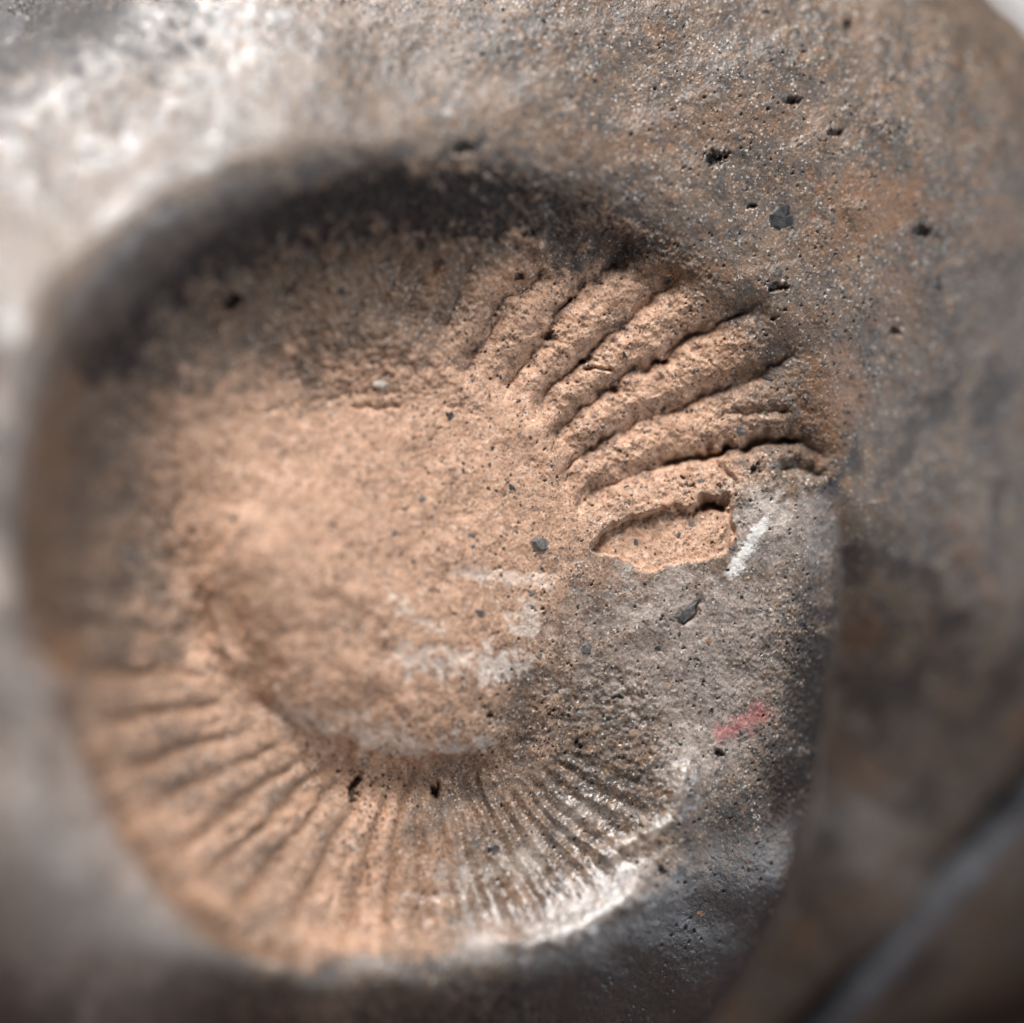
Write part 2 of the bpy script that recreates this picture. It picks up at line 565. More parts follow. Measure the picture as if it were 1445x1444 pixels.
HOLES = [(1010, 222, 15, 10), (1117, 145, 9, 8), (1178, 188, 10, 5), (1305, 326, 13, 8), (1062, 292, 6, 5), (1100, 408, 14, 7), (1265, 466, 8, 5),
         (780, 473, 10, 6), (655, 210, 13, 7), (325, 425, 14, 9), (812, 420, 7, 5), (936, 514, 9, 5), (828, 509, 9, 5), (500, 1112, 8, 14),
         (612, 1112, 7, 7), (1068, 661, 6, 4), (743, 328, 7, 4), (948, 155, 5, 4), (1198, 34, 5, 5), (1090, 455, 6, 5),
         (733, 389, 5, 5), (1018, 1062, 6, 6), (935, 1228, 7, 5), (700, 1200, 7, 3), (868, 985, 8, 3), (815, 1050, 4, 7), (690, 1010, 5, 5)]
dark_hole = np.zeros(SHP, np.float32)
for (hu, hv, ru, rv) in HOLES:
    w = near([(hu, hv)], 2 * max(ru, rv) + 12)
    e = np.hypot((wu[w] - hu) / ru, (wv[w] - hv) / rv) + 0.22 * n_5[w]
    g = smooth(1.25, 0.55, e)
    relief[w] -= g * 0.055 * min(ru, rv, 12)
    dark_hole[w] = np.maximum(dark_hole[w], g)
# many pin-holes and specks left by burnt-out temper
pin = smooth(2.35, 2.8, fnoise(SHP, 3.2) + 0.25 * n_60)
relief -= 0.22 * pin

# hand-burnished outside is smoother than the impression
burn = smooth(700, 300, cu + 0.35 * cv) * (1 - pit)
burn = np.maximum(burn, (1 - pit) * smooth(1250, 1330, cv) * smooth(760, 560, cu))
gran = smooth(980, 1120, cu) * smooth(780, 880, cv) * (1 - pit)       # sandy right flank
lip = smooth(1180, 1290, cv + 0.3 * (cu - 900)) * smooth(640, 800, cu) * (1 - pit)
gran *= 1 - 0.8 * lip
rough = (1 - 0.65 * burn) * (1 - 0.55 * lip)
relief += (rough * (0.05 * n_60 + 0.020 * n_20 + 0.011 * n_10 + 0.009 * n_5 + 0.008 * n_3)).astype(np.float32)
wallr = pit * np.maximum(smooth(580, 520, cv) * smooth(330, 420, cu) * (1 - ff), 0.55 * ff)
relief += (wallr * (0.030 * n_10 + 0.022 * n_5 + 0.012 * n_3)).astype(np.float32)
relief += (gran * (0.012 * n_5 + 0.016 * n_3)).astype(np.float32)
pitrough = pit * smooth(650, 900, cu) * smooth(900, 1000, cv) * smooth(1150, 1060, cv)
relief += (pitrough * (0.03 * n_10 + 0.018 * n_5)).astype(np.float32)
relief += 0.07 * n_big * (1 - pit)


n_brk = 0.6 * n_20 + 0.5 * n_10 + 0.25 * n_5


def blobs(lst, brk=0.35):
    o = np.zeros(SHP, np.float32)
    for (bu, bv, ru, rv, a) in lst:
        w = near([(bu, bv)], 2.6 * max(ru, rv))
        e = np.hypot((cu[w] - bu) / ru, (cv[w] - bv) / rv)
        o[w] = np.maximum(o[w], smooth(1.35, 0.45, e + brk * n_brk[w]) * a)
    return o


def strokes(lst, brk=0.4):
    o = np.zeros(SHP, np.float32)
    for (pts, w, a) in lst:
        k_ = near(pts, 3 * w + 10)
        d = dist_poly(catmull(pts, 4), cu[k_], cv[k_])
        o[k_] = np.maximum(o[k_], smooth(1.4, 0.4, d / w + brk * n_brk[k_]) * a)
    return o


# --- mineral colour layers, with some shade and highlights painted in
pitc = np.where((cu > 760) & (cv > 740), smooth(-75, 45, d_pit + 16 * n_20 + 9 * n_10), pit)
clay = pitc * (0.92 + 0.05 * n_20)
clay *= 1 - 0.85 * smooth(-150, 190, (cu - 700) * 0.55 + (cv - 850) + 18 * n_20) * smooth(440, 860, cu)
clay *= 1 - 0.95 * smooth(600, 440, cv + 0.10 * (cu - 450) + 12 * n_20) * smooth(800, 560, cu)  # upper and left walls toned down, partly shade put into the colour
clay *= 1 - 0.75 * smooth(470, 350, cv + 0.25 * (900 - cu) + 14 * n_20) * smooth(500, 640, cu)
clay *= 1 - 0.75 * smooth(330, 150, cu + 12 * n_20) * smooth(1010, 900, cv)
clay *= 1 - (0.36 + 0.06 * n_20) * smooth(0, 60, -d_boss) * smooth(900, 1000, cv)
clay *= 1 - 0.75 * smooth(960, 1120, cu + 0.35 * (560 - cv) + 14 * n_20)
clay = np.maximum(clay, smooth(-4, 8, d_hol) * 1.0)
clay = np.clip(clay + 0.10 * n_60 * pit + 0.06 * (1 - pit), 0, 1)
rust_shade = blobs([(1175, 565, 46, 85, 1.0), (1235, 290, 85, 55, 0.9), (1150, 350, 60, 30, 0.5), (900, 215, 90, 30, 0.5), (1020, 175, 120, 26, 0.5), (1270, 420, 40, 50, 0.45), (970, 385, 75, 20, 0.7),
              (1045, 525, 42, 12, 0.95), (1010, 490, 22, 16, 0.6), (612, 405, 20, 32, 0.75), (728, 393, 24, 9, 0.9), (756, 362, 9, 12, 0.8),
              (880, 425, 26, 9, 0.7), (1120, 1190, 34, 80, 0.55), (480, 1095, 42, 26, 0.7), (440, 1120, 40, 30, 0.5), (560, 1110, 50, 22, 0.6),
              (600, 1160, 20, 16, 0.6), (815, 680, 14, 22, 0.5), (790, 600, 18, 14, 0.5), (1400, 330, 40, 60, 0.4), (1390, 560, 50, 40, 0.4),
              (95, 905, 24, 45, 0.9), (90, 650, 26, 60, 0.7), (1130, 460, 50, 24, 0.5), (930, 600, 20, 9, 0.5)])
rust_shade = np.maximum(rust_shade, strokes([([(118, 540), (84, 660), (76, 790), (98, 930)], 26, 0.6), ([(132, 1055), (190, 1175), (258, 1258), (340, 1318), (440, 1350)], 17, 0.85),
                                 ([(360, 905), (400, 935)], 10, 0.5), ([(690, 150), (800, 190), (900, 230)], 22, 0.3)]))
rust_shade = rust_shade * (1 - smooth(-4, 6, d_hol))
rust_shade = np.maximum(rust_shade, (0.34 + 0.10 * n_60) * pit * np.clip(1 - clay, 0, 1) * smooth(800, 600, cu))
rust_shade = np.maximum(rust_shade, win * np.exp(-(dpx / (9.0 * gw)) ** 2) * 0.8 * smooth(85, 105, th))
rust_shade = np.maximum(rust_shade, 0.5 * smooth(1.1, 1.9, n_20b + 0.3 * n_60) * smooth(700, 900, cu) * (cv < 800))
soot_shade = blobs([(910, 330, 90, 40, 0.45), (1195, 690, 34, 30, 0.8), (1145, 960, 40, 130, 0.8), (1120, 1150, 40, 120, 0.8), (1050, 1330, 200, 110, 0.97), (860, 1420, 190, 75, 0.97), (1000, 1160, 60, 60, 0.5),  # blackened patches, with shade painted in on the upper wall
              (650, 1440, 160, 40, 0.5), (1040, 1190, 60, 50, 0.45), (1120, 470, 60, 24, 0.5), (1220, 610, 30, 30, 0.5), (1290, 600, 24, 20, 0.6),
              (1320, 400, 22, 30, 0.5), (380, 330, 170, 50, 0.5), (560, 250, 150, 40, 0.5), (740, 260, 120, 36, 0.5), (30, 0, 250, 120, 0.97),
              (0, 1440, 160, 80, 0.6), (230, 1420, 130, 50, 0.45), (1360, 420, 30, 36, 0.4), (700, 1090, 130, 40, 0.3), (1130, 1070, 28, 60, 0.5)])
soot_shade = np.maximum(soot_shade, strokes([([(150, 480), (240, 385), (350, 322), (450, 296), (560, 280), (680, 278)], 56, 0.985), ([(660, 278), (780, 300), (860, 335)], 46, 0.7)], 0.35))  # rim shade and blackening painted together along the upper wall
soot_shade = np.maximum(soot_shade, 0.93 * smooth(1245, 1330, cv + 0.22 * (cu - 900) + 14 * n_20 + 8 * n_10) * smooth(600, 800, cu) * (1 - pit))
soot_shade = np.maximum(soot_shade, 0.85 * dark_hole)  # shade inside the holes painted as dark colour
soot_shade = np.maximum(soot_shade, 0.75 * smooth(1.55, 2.2, n_5 + 0.35 * n_60 + 0.35 * gran))
soot_shade = np.maximum(soot_shade, 0.85 * pin)
for ln in CREV[4:]:  # shade painted into rib valleys and the slopes above them, with grit
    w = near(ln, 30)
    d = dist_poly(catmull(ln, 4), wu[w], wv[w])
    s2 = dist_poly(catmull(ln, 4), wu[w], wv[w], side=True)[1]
    rust_shade[w] = np.maximum(rust_shade[w], 0.55 * np.where(s2 > 0, np.exp(-(d / 20.0) ** 1.5), 0) * ff[w] * smooth(-0.8, 0.8, (n_20 + 0.5 * n_10)[w]))
    soot_shade[w] = np.maximum(soot_shade[w], 0.85 * np.exp(-(d / 11.0) ** 1.5) * ff[w] * smooth(-0.5, 1.0, (0.5 * n_20b + 0.6 * n_10 + 0.5 * n_5)[w]))
pale = strokes([([(590, 925), (640, 938), (690, 948), (740, 935)], 15, 0.42), ([(640, 803), (700, 815), (780, 828)], 7, 0.35),  # highlights painted as pale streaks on floor, rim and ribs
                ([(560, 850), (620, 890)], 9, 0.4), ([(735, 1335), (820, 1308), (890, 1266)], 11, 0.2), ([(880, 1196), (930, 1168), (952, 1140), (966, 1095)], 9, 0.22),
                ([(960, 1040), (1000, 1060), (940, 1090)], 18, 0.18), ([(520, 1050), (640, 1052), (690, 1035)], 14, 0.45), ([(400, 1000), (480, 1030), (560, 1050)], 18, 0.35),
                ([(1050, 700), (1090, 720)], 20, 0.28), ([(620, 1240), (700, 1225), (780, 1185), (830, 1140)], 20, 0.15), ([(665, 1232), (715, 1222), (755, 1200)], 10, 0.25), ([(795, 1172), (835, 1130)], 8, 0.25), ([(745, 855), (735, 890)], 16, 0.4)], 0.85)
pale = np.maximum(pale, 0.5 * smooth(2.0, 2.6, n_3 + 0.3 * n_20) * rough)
d_scr = dist_poly([(1034, 806), (1048, 784), (1062, 758), (1080, 736)], cu + 1.2 * n_5, cv + 1.2 * n_3)
scr_w = 9.5 - 3.0 * smooth(770, 735, cv) + 1.0 * n_5
scratch = smooth(3.0, -5.0, d_scr - scr_w + 2.5 * n_3)
d_red = dist_poly([(1014, 1038), (1040, 1022), (1074, 1008)], cu, cv)
red = 0.85 * smooth(1.35, -0.1, d_red / (12.5 + 3 * smooth(1020, 1050, cu)) + 0.28 * n_5 + 0.22 * n_10) * 0.95
relief += 0.05 * scratch
shine = strokes([([(590, 925), (640, 938), (690, 948), (740, 935)], 24, 0.9), ([(640, 803), (700, 815), (780, 828)], 12, 0.8), ([(735, 1335), (820, 1308), (890, 1266)], 24, 1.0),
                 ([(870, 1200), (930, 1168), (952, 1140), (966, 1095)], 22, 1.0), ([(640, 1250), (720, 1220), (790, 1175), (840, 1130)], 40, 1.0)], 0.4)
gloss = np.clip((0.25 + 0.10 * n_20) * burn * smooth(900, 600, cv) + 0.05 * burn + 0.8 * smooth(1120, 1180, cv) * smooth(600, 700, cu) * pit + 0.35 * (1 - pit) * (1 - gran) + 0.15, 0, 1)
gloss = np.maximum(gloss, 0.9 * smooth(1150, 1280, cv + 0.3 * (cu - 900)) * smooth(640, 800, cu) * (1 - 0.8 * pit))
gloss = np.maximum(gloss, shine)

soot_shade = np.maximum(soot_shade, 0.8 * smooth(0.6, 1.8, 0.6 * n_20 + 0.8 * n_10) * smooth(760, 450, cu + 0.5 * cv) * (1 - pit))
greyl = (1 - pit) * np.maximum(0.10 * smooth(760, 420, cu + 0.55 * cv), smooth(330, 180, cu) * smooth(380, 720, cv)) * np.clip(0.8 + 0.15 * n_60, 0, 1)  # sky sheen on the left outer rim painted as lighter grey

greyl = np.maximum(greyl, blobs([(965, 905, 180, 115, 0.7), (1000, 1040, 90, 80, 0.55), (1085, 745, 90, 70, 0.6), (900, 1250, 140, 60, 0.55), (800, 1320, 120, 40, 0.5)], 0.3) * (1 - 0.6 * np.clip(clay, 0, 1)))

# ------------------------------------------------------------------ put the relief on the surface
sx, sy = GU - CU0, GV - CV0
inchart = ((sx > 2) & (sx < CW - 3) & (sy > 2) & (sy < CH - 3)).astype(np.float32)
edge = smooth(0, 120, np.minimum(np.minimum(sx, CW - sx), np.minimum(sy, CH - sy)))
on = (smooth(0.35, 0.75, Hf) * edge).astype(np.float32)
# relief that belongs to the wall behind: its own noise in plane coordinates
wn = fnoise((1200, 1200), 30) * 0.06 + fnoise((1200, 1200), 8) * 0.03
wall_rel = bilin(wn.astype(np.float32), (FP * 7.0) % 1195, (FQ * 7.0) % 1195)
rel = bilin(relief, sx, sy) * on + wall_rel * (1 - on)
POS = POS + NB * rel[..., None]
NV = grid_normals(POS)

wb = bilin(fnoise((1200, 1200), 26), (FP * 7.0) % 1195, (FQ * 7.0) % 1195) + 0.5 * bilin(fnoise((1200, 1200), 7), (FP * 7.0) % 1195, (FQ * 7.0) % 1195)
wall_off = {'soot_shade': 0.05 + 0.6 * smooth(0.4, 1.8, wb), 'rust_shade': 0.6 * smooth(0.9, 2.0, -wb)}
layers = {}
for nm, arr, off in (('clay', clay, 0.10), ('rust_shade', rust_shade, 0.05), ('soot_shade', soot_shade, 0.18), ('pale', pale, 0.0), ('scratch', scratch, 0.0),
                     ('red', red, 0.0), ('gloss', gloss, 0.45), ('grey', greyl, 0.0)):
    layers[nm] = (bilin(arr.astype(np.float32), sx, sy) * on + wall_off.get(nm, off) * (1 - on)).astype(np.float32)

# ------------------------------------------------------------------ materials


def new_mat(name):
    mt = bpy.data.materials.new(name)
    mt.use_nodes = True
    nt = mt.node_tree
    for n in list(nt.nodes):
        nt.nodes.remove(n)
    out = nt.nodes.new('ShaderNodeOutputMaterial')
    bs = nt.nodes.new('ShaderNodeBsdfPrincipled')
    nt.links.new(bs.outputs[0], out.inputs[0])
    return mt, nt, bs


class G:
    """small node-graph shorthand"""

    def __init__(self, nt):
        self.nt = nt
        tc = nt.nodes.new('ShaderNodeTexCoord')
        mp = nt.nodes.new('ShaderNodeMapping')
        mp.inputs['Scale'].default_value = (1000, 1000, 1000)     # millimetres
        nt.links.new(tc.outputs['Object'], mp.inputs[0])
        self.co = mp.outputs[0]

    def put(self, sock, v):
        if isinstance(v, (int, float)):
            sock.default_value = v
        elif isinstance(v, tuple):
            sock.default_value = v if len(v) == 4 or sock.type == 'VECTOR' else (*v, 1)
        else:
            self.nt.links.new(v, sock)

    def noise(self, scale, detail=3, rough=0.6, dist=0.0):
        n = self.nt.nodes.new('ShaderNodeTexNoise')
        n.inputs['Scale'].default_value = scale
        n.inputs['Detail'].default_value = detail
        n.inputs['Roughness'].default_value = rough
        n.inputs['Distortion'].default_value = dist
        self.nt.links.new(self.co, n.inputs['Vector'])
        return n.outputs[0]

    def voro(self, scale, feature='F1', out=0):
        n = self.nt.nodes.new('ShaderNodeTexVoronoi')
        n.feature = feature
        n.inputs['Scale'].default_value = scale
        self.nt.links.new(self.co, n.inputs['Vector'])
        return n.outputs[out]

    def attr(self, name):
        n = self.nt.nodes.new('ShaderNodeAttribute')
        n.attribute_name = name
        return n.outputs['Fac']

    def math(self, op, a, b=0.0, c=0.0, clamp=False):
        n = self.nt.nodes.new('ShaderNodeMath')
        n.operation = op
        n.use_clamp = clamp
        for i, x in enumerate((a, b, c)):
            self.put(n.inputs[i], x)
        return n.outputs[0]

    def step(self, x, lo, hi, a=0.0, b=1.0):
        n = self.nt.nodes.new('ShaderNodeMapRange')
        n.interpolation_type = 'SMOOTHSTEP'
        self.put(n.inputs[0], x)
        for i, y in enumerate((lo, hi, a, b)):
            n.inputs[i + 1].default_value = y
        return n.outputs[0]

    def mix(self, f, a, b, mode='MIX'):
        n = self.nt.nodes.new('ShaderNodeMix')
        n.data_type = 'RGBA'
        n.blend_type = mode
        self.put(n.inputs[0], f)
        self.put(n.inputs[6], a)
        self.put(n.inputs[7], b)
        return n.outputs[2]

    def bump(self, h, strength, dist, prev=None):
        n = self.nt.nodes.new('ShaderNodeBump')
        n.inputs['Strength'].default_value = strength
        n.inputs['Distance'].default_value = dist
        self.put(n.inputs['Height'], h)
        if prev is not None:
            self.nt.links.new(prev, n.inputs['Normal'])
        return n.outputs[0]


def clay_material():
    mt, nt, bs = new_mat('fired_clay')
    g = G(nt)
    n1 = g.noise(0.35, 4, 0.6)
    n2 = g.noise(1.6, 4, 0.65)
    n3 = g.noise(5.5, 3, 0.7)
    n4 = g.noise(11.0, 2, 0.6)
    outer = g.mix(g.step(n1, 0.36, 0.66), (0.056, 0.041, 0.032), (0.138, 0.094, 0.064))
    outer = g.mix(g.step(n2, 0.47, 0.66), outer, (0.165, 0.095, 0.052))
    outer = g.mix(g.attr('grey'), outer, g.mix(g.step(n2, 0.35, 0.65), (0.23, 0.182, 0.154), (0.36, 0.298, 0.258)))
    orange = g.mix(g.step(n2, 0.34, 0.66), (0.38, 0.212, 0.128), (0.53, 0.320, 0.208))
    orange = g.mix(g.step(n3, 0.52, 0.70, 0, 0.6), orange, (0.40, 0.285, 0.215))
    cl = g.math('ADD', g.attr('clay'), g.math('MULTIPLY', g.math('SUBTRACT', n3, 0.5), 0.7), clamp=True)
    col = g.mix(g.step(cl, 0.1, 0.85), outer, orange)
    # sand grains: pale and dark
    col = g.mix(g.step(n4, 0.58, 0.74, 0, 0.45), col, (0.36, 0.29, 0.235))
    dk = g.math('MULTIPLY', g.step(n4, 0.44, 0.30), g.step(n3, 0.60, 0.40))
    col = g.mix(g.math('MULTIPLY', dk, 0.75), col, (0.045, 0.038, 0.036))
    vc = g.voro(2.6, 'F1', 0)
    spk = g.math('MULTIPLY', g.step(vc, 0.20, 0.10), g.step(g.noise(1.1, 2), 0.50, 0.62))
    col = g.mix(g.math('MULTIPLY', spk, 0.85), col, (0.035, 0.036, 0.042))
    vn = nt.nodes.new('ShaderNodeTexVoronoi')
    vn.inputs['Scale'].default_value = 8.5
    nt.links.new(g.co, vn.inputs['Vector'])
    sp = nt.nodes.new('ShaderNodeSeparateColor')
    nt.links.new(vn.outputs['Color'], sp.inputs[0])
    vn2 = nt.nodes.new('ShaderNodeTexVoronoi')
    vn2.inputs['Scale'].default_value = 4.2
    nt.links.new(g.co, vn2.inputs['Vector'])
    sp2 = nt.nodes.new('ShaderNodeSeparateColor')
    nt.links.new(vn2.outputs['Color'], sp2.inputs[0])
    calm = g.math('MULTIPLY', g.step(g.attr('grey'), 0.2, 0.9, 1.0, 0.35), g.step(g.noise(0.9, 3), 0.40, 0.62, 0.35, 1.0))
    calm = g.math('MULTIPLY', calm, g.step(g.attr('gloss'), 0.6, 1.0, 1.0, 0.3))
    calm = g.math('MULTIPLY', calm, g.step(g.attr('clay'), 0.4, 0.9, 1.0, 0.72))
    val = g.math('ADD', g.math('MULTIPLY', g.math('SUBTRACT', sp.outputs[0], 0.5), 0.75), g.math('MULTIPLY', g.math('SUBTRACT', sp2.outputs[0], 0.5), 0.40))
    val = g.math('ADD', g.math('MULTIPLY', val, calm), 1.0)
    hsv = nt.nodes.new('ShaderNodeHueSaturation')
    nt.links.new(col, hsv.inputs['Color'])
    nt.links.new(val, hsv.inputs['Value'])
    col = hsv.outputs[0]
    col = g.mix(g.math('MULTIPLY', g.step(sp.outputs[1], 0.10, 0.06, 0, 0.85), calm), col, (0.04, 0.036, 0.037))
    col = g.mix(g.math('MULTIPLY', g.step(sp.outputs[1], 0.93, 0.97, 0, 0.7), calm), col, (0.62, 0.55, 0.48))
    rs = g.math('MULTIPLY', g.attr('rust_shade'), g.step(n3, 0.28, 0.62, 0.40, 0.85))
    col = g.mix(rs, col, g.mix(g.step(n4, 0.35, 0.65), (0.105, 0.046, 0.019), (0.235, 0.108, 0.043)))
    so = g.math('MULTIPLY', g.attr('soot_shade'), g.step(n3, 0.70, 0.40, 0.72, 1.0))
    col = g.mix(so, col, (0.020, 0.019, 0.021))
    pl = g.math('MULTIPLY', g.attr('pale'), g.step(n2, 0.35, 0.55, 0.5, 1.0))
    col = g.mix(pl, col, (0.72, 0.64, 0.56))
    rd = g.math('MULTIPLY', g.attr('red'), g.step(n4, 0.30, 0.55, 0.55, 1.0))
    col = g.mix(g.math('MULTIPLY', rd, 0.85), col, (0.30, 0.060, 0.062))
    sr = g.math('MULTIPLY', g.attr('scratch'), g.step(n4, 0.25, 0.45, 0.7, 1.0))
    col = g.mix(sr, col, (0.60, 0.57, 0.53))
    nt.links.new(col, bs.inputs['Base Color'])
    gl = g.attr('gloss')
    ro = g.math('MULTIPLY_ADD', gl, -0.40, 0.67)
    ro = g.math('ADD', ro, g.math('MULTIPLY', g.math('SUBTRACT', n3, 0.5), 0.45), clamp=True)
    nt.links.new(ro, bs.inputs['Roughness'])
    spc = g.math('MULTIPLY_ADD', gl, 0.65, 0.32)
    dull = g.math('MULTIPLY', g.attr('soot_shade'), g.step(gl, 0.25, 0.7, 0.8, 0.0))
    nt.links.new(g.math('MULTIPLY', spc, g.math('SUBTRACT', 1.0, dull)), bs.inputs['Specular IOR Level'])
    hh = g.math('MULTIPLY', n3, g.step(g.attr('gloss'), 0.6, 1.0, 1.0, 0.5))
    b = g.bump(hh, 0.5, 0.00006)
    b = g.bump(n4, 0.6, 0.00004, b)
    nt.links.new(b, bs.inputs['Normal'])
    return mt


M_CLAY = clay_material()


def simple(name, c1, c2, scale, rough, spec=0.5, bump=0.00005):
    mt, nt, bs = new_mat(name)
    g = G(nt)
    n = g.noise(scale, 4, 0.65)
    nt.links.new(g.mix(g.step(n, 0.35, 0.68), c1, c2), bs.inputs['Base Color'])
    bs.inputs['Roughness'].default_value = rough
    bs.inputs['Specular IOR Level'].default_value = spec
    nt.links.new(g.bump(n, 0.6, bump), bs.inputs['Normal'])
    return mt


M_GRIT = simple('dark_grit', (0.012, 0.012, 0.013), (0.045, 0.043, 0.043), 5.0, 0.5, 0.4)
M_GREY = simple('grey_grit', (0.055, 0.051, 0.049), (0.17, 0.152, 0.138), 6.0, 0.6, 0.3)
M_PALE = simple('pale_grit', (0.30, 0.25, 0.21), (0.52, 0.47, 0.42), 4.0, 0.5)
M_BROWN = simple('brown_grit', (0.16, 0.07, 0.035), (0.36, 0.19, 0.10), 4.0, 0.6)
M_RING = simple('burnished_ring', (0.075, 0.076, 0.084), (0.170, 0.165, 0.170), 0.6, 0.42, 0.8, 0.0001)

# ------------------------------------------------------------------ setting
def box(bm, lo, hi):
    vs = [bm.verts.new((x, y, z)) for z in (lo[2], hi[2]) for y in (lo[1], hi[1]) for x in (lo[0], hi[0])]
    for f in ((0, 2, 3, 1), (4, 5, 7, 6), (0, 1, 5, 4), (2, 6, 7, 3), (0, 4, 6, 2), (1, 3, 7, 5)):
        bm.faces.new([vs[i] for i in f])


def mesh_obj(name, bm, mat, parent=None, smooth_=False):
    me = bpy.data.meshes.new(name)
    bm.normal_update()
    bm.to_mesh(me)
    bm.free()
    if smooth_:
        me.polygons.foreach_set('use_smooth', [True] * len(me.polygons))
    me.materials.append(mat)
    o = bpy.data.objects.new(name, me)
    C.objects.link(o)
    if parent is not None:
        o.parent = parent
    return o


M_TABLE = simple('white_paper', (0.80, 0.80, 0.82), (0.86, 0.86, 0.87), 0.3, 0.8, 0.3)
bm = bmesh.new()
box(bm, (-1.2, -0.6, -0.03), (1.2, 1.8, 0.0))
tb = mesh_obj('tabletop', bm, M_TABLE)
tb['kind'] = 'structure'
tb['label'] = 'white tabletop beyond the clay vessel'

mt, nt, bs = new_mat('dark_wood')
g = G(nt)
nt.nodes['Mapping'].inputs['Scale'].default_value = (60, 900, 900)
w1 = g.noise(0.35, 5, 0.6, 0.6)
nt.links.new(g.mix(g.step(w1, 0.35, 0.65), (0.030, 0.017, 0.013), (0.100, 0.048, 0.036)), bs.inputs['Base Color'])
bs.inputs['Roughness'].default_value = 0.5
nt.links.new(g.bump(w1, 0.3, 0.0002), bs.inputs['Normal'])
bm = bmesh.new()
box(bm, (-0.13, -0.09, 0.0), (0.13, 0.11, 0.012))
bmesh.ops.bevel(bm, geom=list(bm.edges), offset=0.0015, segments=2, affect='EDGES')
bd = mesh_obj('wooden_board', bm, mt)
bd['label'] = 'dark brown wooden board under the clay vessel'
bd['category'] = 'board'

# ------------------------------------------------------------------ the vessel
root = bpy.data.objects.new('clay_vessel', None)
C.objects.link(root)
root.location = (0.0, 0.0, 0.012)
root['label'] = 'burnished grey-brown clay vessel whose rounded lobe bears a ribbed orange shell impression'
root['category'] = 'vessel'
OFF = np.array([0.0, 0.0, 0.012])

WPOS = to_world(POS.reshape(-1, 3)) - OFF
WN = (NV.reshape(-1, 3) @ ROT.T)
nq, npn = FP.shape
valid = (WPOS[:, 2] > -0.0008)
keep = keep_v.reshape(-1)
iv = np.arange(nq * npn).reshape(nq, npn)
quads = np.stack([iv[:-1, :-1], iv[:-1, 1:], iv[1:, 1:], iv[1:, :-1]], axis=-1).reshape(-1, 4)
quads = quads[valid[quads].any(axis=1) & keep[quads].all(axis=1)]

# which part each cell of the chart belongs to
BODY, IMP, BOSSL, HOL, SCR, RED = 0, 1, 2, 3, 4, 5
lab = np.zeros(SHP, np.int16)
lab[d_pit > 0] = IMP
lab[(d_boss > 0) & (d_pit > 0)] = BOSSL
lab[(d_field > 12) & (d_hol <= 0) & (lab != BODY)] = 0
up = (d_field > 8) & (d_pit > -4)
lab[up] = 10 + rib_up[up]
low = (win > 0.35) & (d_boss < -20) & (d_pit > 4)
lab[low] = 40 + fan_id[low]
lab[(lab == 0) & (d_pit > 0)] = IMP
lab[d_hol > 2] = HOL
lab[scratch > 0.4] = SCR
lab[red > 0.35] = RED
fu = np.clip(np.rint(sx.reshape(-1)[quads].mean(axis=1)), 0, CW - 1).astype(int)
fv = np.clip(np.rint(sy.reshape(-1)[quads].mean(axis=1)), 0, CH - 1).astype(int)
flab = np.where(on.reshape(-1)[quads].mean(axis=1) > 0.5, lab[fv, fu], BODY)
LAY = {k_: v_.reshape(-1) for k_, v_ in layers.items()}


def sheet(name, q, parent):
    vid, inv = np.unique(q, return_inverse=True)
    inv = inv.reshape(-1, 4)
    me = bpy.data.meshes.new(name)
    me.vertices.add(len(vid))
    me.vertices.foreach_set('co', WPOS[vid].astype(np.float32).ravel())
    me.loops.add(inv.size)
    me.loops.foreach_set('vertex_index', inv.astype(np.int32).ravel())
    me.polygons.add(len(inv))
    me.polygons.foreach_set('loop_start', np.arange(0, inv.size, 4, dtype=np.int32))
    me.polygons.foreach_set('use_smooth', np.ones(len(inv), bool))
    me.update(calc_edges=True)
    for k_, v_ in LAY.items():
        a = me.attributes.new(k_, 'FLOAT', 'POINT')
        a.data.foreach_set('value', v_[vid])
    me.normals_split_custom_set_from_vertices(WN[vid].astype(np.float32))
    me.materials.append(M_CLAY)
    o = bpy.data.objects.new(name, me)
    C.objects.link(o)
    o.parent = parent
    return o


body = sheet('body', quads[flab == BODY], root)
imp = sheet('shell_impression', quads[flab == IMP], root)
imp['label'] = 'orange hollow with radiating ribs'
for code, nm, lb in ((BOSSL, 'central_boss', 'smooth orange boss'), (HOL, 'chipped_hollow', 'fresh orange hollow')):
    o = sheet(nm, quads[flab == code], imp)
    o['label'] = lb
for code, nm, lb in ((SCR, 'scratch', 'white scratch on the rim'), (RED, 'paint_spot', 'red paint spot on the flank')):
    o = sheet(nm, quads[flab == code], root)
    o['label'] = lb
for code in np.unique(flab[flab >= 10]):
    q = quads[flab == code]
    sheet('rib', q, imp)

